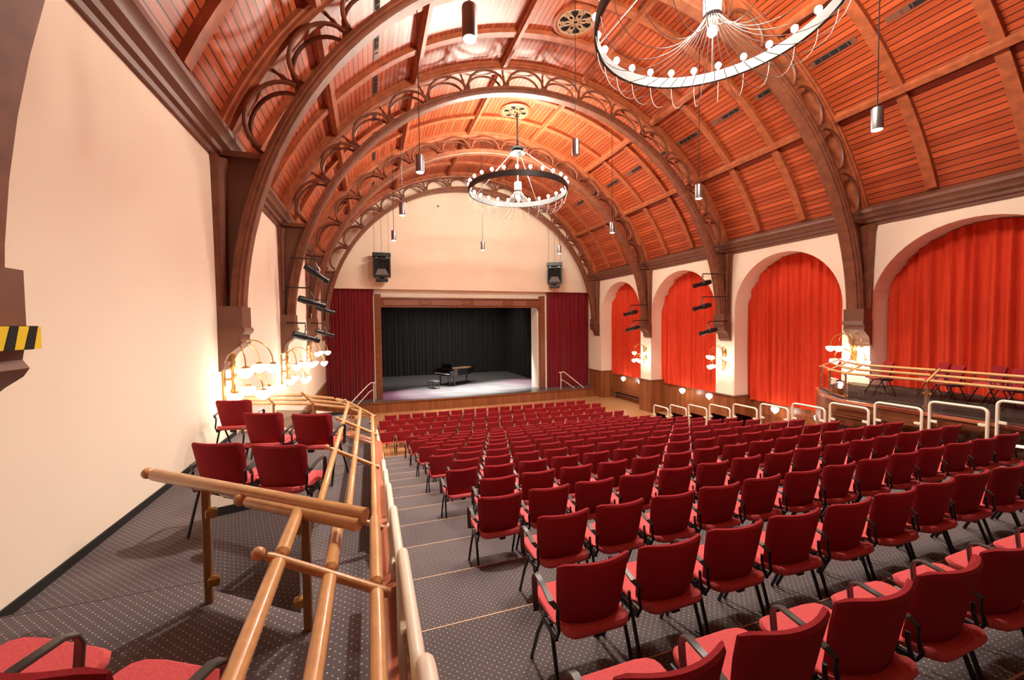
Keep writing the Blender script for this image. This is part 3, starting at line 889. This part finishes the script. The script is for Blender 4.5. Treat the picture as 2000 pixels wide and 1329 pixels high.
# glass infill below the left gallery's outer rail
def glass_run(name, label, pts, z0, z1):
    g = thing(name, label, 'glass panel', (0, 0, 0), 0, 'glass infill of the gallery rails')
    for k, (p, q) in enumerate(zip(pts, pts[1:])):
        a, b = Vector((*p, 0)), Vector((*q, 0)); t = (b - a).normalized(); w = Vector((t.y, -t.x, 0)) * .005
        a, b = a + t * .05, b - t * .05
        MB().loft([[v + Vector((0, 0, z)) for v in (a - w, b - w, b + w, a + w)] for z in (z0, z1)]).build('pane', 'glass', g)
        for e in (a, b):
            for zz_ in (z0 + .06, z1 - .06):
                MB().box(e.x - .02, e.y - .02, zz_ - .02, e.x + .02, e.y + .02, zz_ + .02).build('clamp', 'brass', g)
    return g
glass_run('glass_balustrade', 'clear glass infill below the rail of the lower left gallery', [(-.0, 3.05), (0, 4.4), (0, 5.75), (0, 6.85), (-.33, 7.45), (-.98, 8.02), (-1.68, 8.32)], ZG + .06, ZG + .38)
# gallery chairs
gc = [(-1.332, 4.20, -22, 'dark red chair by the left wall in the near pair beyond the gallery cross rail'),
      (-.800, 3.93, -20, 'dark red chair next to the rail in the near pair beyond the gallery cross rail'),
      (-1.265, 5.52, -20, 'dark red chair, left of the two in the middle row of the left gallery'),
      (-.700, 5.22, -20, 'dark red chair, right of the two in the middle row of the left gallery'),
      (-1.870, 6.66, -14, 'single dark red chair at the front of the left gallery, below the first sconce')]
for x, y, a, lb in gc:
    a = math.radians(a)
    chair(x - math.sin(a) * .217, y + math.cos(a) * .217, ZG, a, lb, None, (-1, 1))
a = math.radians(-30)
for x, y, lb in ((-.715, 1.40, 'red chair right below the camera, beside the golden rail, only its seat in view'), (-1.195, 1.68, 'red chair in the lower left corner of the picture, one black armrest in view')):
    chair(x, y, ZGN, a, lb, None, (-1, 1) if x > -1 else (-1,))
# ------------------------------------------------------------------ white hoop rails beside the rake
HW_ = .80
hp = []
def hoop_mesh(hh):
    r = .085
    y0, y1, z1 = .04, .04 + HW_, hh
    pts = [(0, y0, 0), (0, y0, z1 - r - .06)] + [(0, y0 + r - r * math.cos(t * PI / 10), z1 - r + r * math.sin(t * PI / 10) - (r - r * math.sin(t * PI / 10)) * 0) for t in range(6)]
    pts += [(0, y1 - r + r * math.sin(t * PI / 10), z1 - r + r * math.cos(t * PI / 10) - .10 * 0) for t in range(6)] + [(0, y1, -.17)]
    return MB().tube(pts, .026, 10)
hoop = hoop_mesh(.97).mesh('hoop', 'cream_metal')
hclamp = MB().box(-.02, .06, .64, .02, .16, .69, .005).box(-.02, .72, .56, .02, .82, .61, .005).mesh('clamp', 'cream_metal')
hpane = MB().box(-.005, .13, .08, .005, .75, .70).mesh('pane', 'clear_glass')
def hoop_rail(x, y, z, label, group):
    g = thing('hoop_rail', label, 'guard rail', (x, y, z), 0, group)
    link('hoop', hoop, g); link('clamp', hclamp, g); link('glass_pane', hpane, g)
for k in range(-1, 14):
    y = Y0 + D * k
    if 2 <= k < 13:
        hoop_rail(10.37, y - .75, tier_z(k), f'cream tubular hoop rail on the right edge of the rake, {ORD[13 - k]} from the stage', 'cream hoop rails on the right')
    hoop_rail(.125, y - .77, tier_z(k) - .04, f'cream tubular hoop rail along the left aisle, {ORD[13 - k]} from the stage', 'cream hoop rails on the left aisle')
# ------------------------------------------------------------------ right gallery
rg = thing('right_gallery', 'carpeted side gallery at the right with a panelled brown timber front', 'gallery')
ROUT = [(XR - .08, 8.06), (11.75, 7.95), (10.92, 7.25), (10.47, 6.62), (10.47, YR + .02)]
zr = ZC - 1.86
MB().box(XR - .01, 3.56, zr - .2, XD - .06, 7.6, zr).build('recess_floor', 'carpet', rg, smooth=False)
MB().prism(ROUT + [(XR - .002, YR + .02), (XR - .002, 8.06)], zr - .3, zr, 'z').build('gallery_floor', 'carpet', rg, smooth=False)
ribbon(ROUT, -.02, .05, zr - .03, zr + .03).build('edge_cap', 'cap_wood', rg)
ribbon(ROUT, -.0, .03, zr - 1.15, zr - .03).build('fascia', 'fascia_wood', rg)
for dz in (.28, .34, .72, .78, 1.12):
    ribbon(ROUT, .0, .05, zr - dz - .02, zr - dz).build('moulding', 'fascia_wood', rg)
Cr = [(11.78, 7.86, z_(-1.21)), (11.02, 7.15, z_(-1.21)), (10.56, 6.50, z_(-1.21)), (10.56, 5.0, z_(-1.20)), (10.56, 3.62, z_(-1.20)), (10.56, 2.2, z_(-1.2))]
Ar = [(12.0, 7.55, z_(-1.02)), (11.28, 6.92, z_(-1.02)), (10.9, 6.36, z_(-1.02)), (10.9, 5.0, z_(-1.01)), (10.9, 3.62, z_(-1.01)), (10.9, 2.2, z_(-1.01))]
Br = [tuple((Vector(a) + Vector(c)) / 2) for a, c in zip(Ar, Cr)]
gallery_rail('gallery_railing', 'golden three-bar sloping rail of the right gallery', Ar, Br, Cr, [0, 1, 2, 3, 4, 5], zf=zr, ball=False, post_mat='post_metal')
glass_run('glass_balustrade', 'clear glass infill below the rail of the right gallery', [(p[0], p[1]) for p in Cr], zr + .06, zr + .46)
rc = [(12.35, 6.55, 48, 'dark red chair alone near the sconce on the right gallery'), (13.03, 5.80, 45, 'dark red chair, rear of the middle pair on the right gallery'),
      (12.58, 5.35, 45, 'dark red chair, front of the middle pair on the right gallery'), (13.08, 4.90, 45, 'dark red chair, rear of the pair at the right picture edge on the gallery'),
      (12.63, 4.43, 45, 'dark red chair, front of the pair at the right picture edge on the gallery')]
for x, y, a, lb in rc:
    a = math.radians(a)
    chair(x - math.sin(a) * .217, y + math.cos(a) * .217, zr, a, lb, None, (-1, 1))
# ------------------------------------------------------------------ pendants
def pendant(x, y, z, label, on=True):
    p = thing('pendant_lamp', label, 'pendant lamp', (x, y, z), 0, 'cylinder pendant lamps')
    MB().lathe([(.062, 0.0), (.088, 0.0), (.09, .015), (.09, .36), (.085, .375), (.01, .38)], 24).build('cylinder', 'grey_metal', p)
    MB().lathe([(.078, -.004), (.078, .004)], 24).build('lens', 'lamp_glow' if on else 'light_metal', p)
    zt = ZC + math.sqrt(RB ** 2 - (x - CX) ** 2) - z
    MB().tube([(0, 0, .37), (0, 0, zt)], .009, 6).build('cable', 'black_metal', p)
    if on:
        light('pendant_light', 'SPOT', (x, y, z - .02), PEND_W, (1, .93, .83), .08, (0, 0, 0), 125, .9)
ZP = ZC + 3.37
PD = [(1.18, 4.80, ZP, 'grey cylinder pendant lamp, largest of the left-hand line', 1), (1.10, 9.2, ZP, 'grey cylinder pendant lamp, second in the left-hand line', 1),
      (.99, 12.86, ZP, 'grey cylinder pendant lamp, third in the left-hand line', 1), (.94, 16.66, ZP, 'dark cylinder pendant lamp, fourth in the left-hand line near the loudspeaker', 1),
      (8.5, 4.8, ZP, 'grey cylinder pendant lamp, nearest in the right-hand line', 1), (8.45, 8.88, ZP, 'grey cylinder pendant lamp, second in the right-hand line', 1),
      (8.48, 13.1, ZP, 'grey cylinder pendant lamp, third in the right-hand line', 1), (8.5, 17.6, ZP, 'dark cylinder pendant lamp, fourth in the right-hand line near the loudspeaker', 1),
      (4.81, 9.0, ZC + 4.12, 'unlit grey cylinder pendant lamp on the centre line between the chandeliers', 0), (4.80, 17.7, ZC + 3.37, 'small dark pendant lamp on the centre line before the stage wall', 1)]
for p in PD:
    pendant(*p)
# ------------------------------------------------------------------ chandeliers
def chandelier(x, y, zr_, label):
    c = thing('chandelier', label, 'chandelier', (x, y, zr_), 0, 'ring chandeliers')
    R_, nb = 1.93, 26
    ring = []
    for i in range(72):
        a = 2 * PI * i / 72
        ring.append([(r * math.cos(a), r * math.sin(a), z) for r, z in ((R_ - .03, .0), (R_ + .0, -.01), (R_ + .03, .0), (R_ + .03, .20), (R_ - .03, .20))])
    MB().loft(ring + [ring[0]], True, False).build('ring', 'ring_metal', c)
    top = ZC + RB - .1 - zr_
    MB().tube([(0, 0, 1.75), (0, 0, top)], .035, 10).build('rod', 'ring_metal', c)
    MB().lathe([(.02, 1.42), (.05, 1.44), (.08, 1.5), (.3, 1.52), (.32, 1.55), (.3, 1.58), (.1, 1.62), (.28, 1.68), (.30, 1.72), (.06, 1.78)], 20).build('hub', 'black_metal', c)
    MB().tube([(0, 0, .42), (0, 0, 1.45)], .022, 8).build('inner_rod', 'grey_metal', c)
    MB().lathe([(.05, .45), (.14, .42), (.14, .12), (.15, .10), (.10, .08), (.085, -.10), (.06, -.12)], 24).build('canister', 'wire_metal', c)
    MB().sphere((0, 0, -.16), .085, 14, 9).build('centre_bulb', 'lamp_glow', c)
    for k in range(4):
        a = PI / 4 + k * PI / 2
        MB().tube([(.26 * math.cos(a), .26 * math.sin(a), 1.6), (R_ * math.cos(a), R_ * math.sin(a), .2)], .010, 6).build('stay', 'wire_metal', c)
    for k in range(nb):
        a = 2 * PI * k / nb
        ca, sa = math.cos(a), math.sin(a)
        b = MB().sphere((0, 0, .315), .062, 10, 7).build('bulb', 'bulb_glow', c, (R_ * ca, R_ * sa, 0))
        MB().lathe([(.018, .20), (.022, .215), (.022, .262)], 8).build('socket', 'light_metal', b)
        # curved wire from the canister down, out under the ring and up to the bulb
        pts = []
        P0, P1_, P2_, P3 = (.13, .05), (.75, -.95), (2.05, -.95), (R_, .2)
        for i in range(15):
            t = i / 14
            q = [(1 - t) ** 3 * p0 + 3 * t * (1 - t) ** 2 * p1 + 3 * t * t * (1 - t) * p2 + t ** 3 * p3 for p0, p1, p2, p3 in zip(P0, P1_, P2_, P3)]
            pts.append((q[0] * ca, q[0] * sa, q[1]))
        MB().tube(pts, .006, 5).build('wire', 'wire_metal', c)
    for k in range(6):
        a = 2 * PI * (k + .5) / 6 + .05
        light('chandelier_light', 'POINT', (x + .9 * math.cos(a), y + .9 * math.sin(a), zr_ + .95), CHAND_W, (1, .89, .75), .15)
chandelier(5.58, 5.58, ZC + 5.10, 'large ring chandelier with bare bulbs overhead, cut by the top picture edge')
chandelier(5.62, 15.32, ZC + 5.22, 'ring chandelier with bare bulbs hanging before the stage wall, seen whole')
# ------------------------------------------------------------------ sconces
def sconce(x, y, z, s_, label):
    """brass wall lamp with curved arms and glowing bowl shades; s_ = direction out from the wall"""
    c = thing('wall_sconce', label, 'wall lamp', (x, y, z), 0 if s_ > 0 else PI, 'brass wall sconces')
    MB().box(0, -.05, -.55, .03, .05, .25, .01).build('wall_plate', 'brass', c)
    MB().lathe([(.02, -.6), (.03, -.55), (.02, -.5), (.045, -.4), (.02, -.32), (.022, -.05), (.05, 0), (.022, .06), (.045, .18), (.02, .25), (.035, .3), (.01, .36)], 10, (.14, 0, 0)).tube([(.0, 0, -.2), (.14, 0, -.2)], .02).tube([(0, 0, .1), (.14, 0, .1)], .02).build('column', 'brass', c)
    for k, (a, z0, reach, rise) in enumerate([(-55, .10, .50, .30), (0, .12, .58, .34), (55, .10, .50, .30), (-72, -.28, .42, .22), (-22, -.28, .50, .24), (28, -.28, .50, .24), (75, -.28, .42, .22)]):
        a = math.radians(a)
        ca, sa = math.cos(a), math.sin(a)
        pts = []
        for i in range(13):
            t = PI * i / 12
            r = .5 * reach * (1 - math.cos(t))
            pts.append((.14 + r * ca, r * sa, z0 + rise * math.sin(t) - .06 * i / 12))
        arm = MB().tube(pts, .010, 6).build('arm', 'brass', c)
        e = pts[-1]
        MB().lathe([(.015, .0), (.05, -.015), (.055, -.035), (.03, -.04)], 12, e).build('cap', 'brass', arm)
        MB().lathe([(.04, -.035), (.105, -.05), (.118, -.085), (.10, -.13), (.06, -.175), (.015, -.195)], 16, e).build('shade', 'shade_glow', arm)
    for sy in (-.26, .26):
        light('sconce_light', 'POINT', (x + s_ * .40, y + sy, z - .62), SCONCE_W, (1, .86, .66), .08)
        light('sconce_light', 'POINT', (x + s_ * .35, y + sy * .8, z - .12), SCONCE_W, (1, .86, .66), .06)
sconce(XL, 7.75, ZC - .62, 1, 'brass wall sconce with glowing bowls, first on the left wall above the gallery chairs')
sconce(XL, 12.3, ZC - .95, 1, 'brass wall sconce with glowing bowls, second on the left wall')
sconce(XL, 16.9, ZC - .90, 1, 'brass wall sconce with glowing bowls, third on the left wall beside the crimson curtain')
sconce(XR, 8.0, ZC - .72, -1, 'brass wall sconce with glowing bowls above the right gallery')
sconce(XR, 12.62, ZC - 1.30, -1, 'brass wall sconce with glowing bowls on the middle pier of the right wall')
sconce(XR, 17.6, ZC - 1.42, -1, 'brass wall sconce with glowing bowls on the right pier nearest the stage')
for k, y in enumerate((9.2, 10.72, 13.75, 15.35, 18.45, 20.05)):
    g = thing('globe_lamp', f'small white globe lamp under the red curtains, {ORD[5 - k]} from the stage', 'wall lamp', (XR + .30, y, ZC - 3.10), 0, 'globe lamps below the curtains')
    MB().tube([(XD - .055 - XR - .30, 0, -.02), (.30, 0, -.02), (.16, 0, 0), (.10, 0, 0)], .012, 6).build('arm', 'brass', g)
    MB().lathe([(.03, .09), (.11, .06), (.13, 0), (.105, -.085), (.04, -.145), (.01, -.165)], 16).build('globe', 'shade_glow', g)
    light('globe_light', 'POINT', (XR + .30, y, ZC - 3.28), 6, (1, .82, .70), .06)
# ------------------------------------------------------------------ stage lights on the trusses
def stage_light(x, y, z, pole_x, az, tilt, label):
    """long profile spotlight hung by its yoke from an arm that leaves the truss post"""
    s = thing('stage_spotlight', label, 'spotlight', (x, y, z), 0, 'black profile spotlights on the trusses')
    R = Matrix.Rotation(az, 4, 'Z') @ Matrix.Rotation(tilt, 4, 'Y')
    MB().lathe([(.05, -.34), (.085, -.33), (.10, -.2), (.10, .0), (.075, .02), (.07, .26), (.085, .27), (.085, .36)], 14).xform(R @ Matrix.Rotation(PI / 2, 4, 'Y')).build('body', 'black_metal', s)
    MB().tube([R @ Vector((0, -.12, 0)), R @ Vector((0, -.13, .1)), (0, -.06, .28), (0, .06, .28), R @ Vector((0, .13, .1)), R @ Vector((0, .12, 0))], .014, 6).build('yoke', 'grey_metal', s)
    MB().tube([(0, 0, .27), (0, 0, .38), (pole_x - x, 0, .40)], .02, 8).build('arm', 'black_metal', s)
sl = [(-1.36, 12.30, 1.48, -1.99, 'first from the top on the second left arch'), (-1.50, 12.30, .70, -2.1, 'second from the top on the second left arch'),
      (-1.66, 12.30, -.25, -2.12, 'third from the top on the second left arch, above the sconce'), (-1.62, 17.1, .68, -2.1, 'upper one on the left arch nearer the stage'), (-1.66, 17.1, -.21, -2.12, 'lower one on the left arch nearer the stage')]
for x, y, z, pxx, lb in sl:
    stage_light(x, y, ZC + z, pxx, math.radians(28), math.radians(16 if z < 1 else 34), f'black profile spotlight, {lb}')
sr = [(11.92, 12.32, 1.50, 13.0, 'topmost of three beside the middle right arch'), (11.92, 12.32, .63, 13.1, 'second of three beside the middle right arch'), (12.22, 12.32, -.31, 13.15, 'lowest of three beside the middle right arch'),
      (12.13, 17.12, .555, 13.1, 'upper of two beside the right arch nearer the stage'), (12.25, 17.12, -.21, 13.15, 'lower of two beside the right arch nearer the stage')]
for x, y, z, pxx, lb in sr:
    stage_light(x, y, ZC + z, pxx, math.radians(168), math.radians(14), f'black profile spotlight, {lb}')
# ------------------------------------------------------------------ small things
ht = thing('wall_heater', 'long low brown heater box on the right wall near the stage', 'heater', (XD - .05, 18.3, 0))
MB().box(-.22, 0, .42, 0, 3.3, .66, .015).build('casing', 'fascia_wood', ht)
MB().box(-.20, .02, .30, 0, 3.28, .34).box(-.18, .1, 0, -.12, .2, .42).box(-.18, 3.1, 0, -.12, 3.2, .42).build('pipe', 'grey_metal', ht)
tag(MB().box(-.11, -.15, 0, .11, .15, .006).build('paper_sheet', 'white_paper', None, (1.475 + SP * 14 + .25 - .28, Y0 + D * 1 + .25, tier_z(2) + .47), (0, 0, .3)), 'white sheet of paper lying on a red chair seat near the right end', 'paper')
# ------------------------------------------------------------------ stage lighting
def sspot(loc, tgt, w, col, ang, blend=.4, size=.1):
    return aim(light('stage_light', 'SPOT', loc, w, col, size, None, ang, blend), tgt)
for k, (x, y, w) in enumerate(((3.6, 24.4, .5), (5.4, 24.6, .6), (7.2, 25.0, .6), (9.0, 25.8, .4))):
    sspot((x - .2, y - .3, 5.4), (x, y, ZS), STAGE_W * .30 * w, (1, .97, .95), 62, .7)
sspot((1.7, 24.3, 5.4), (2.0, 24.3, ZS), STAGE_W * .07, (1, .30, .62), 50, .7)
sspot((9.4, 25.6, 5.4), (9.9, 26.4, ZS), STAGE_W * .07, (1, .30, .62), 50, .7)
for x in (2.4, 5.4, 8.4):
    sspot((x, 27.5, 8.3), (x, 32.0, ZS + .6), STAGE_W * .035, (1, .93, .85), 85, .7)
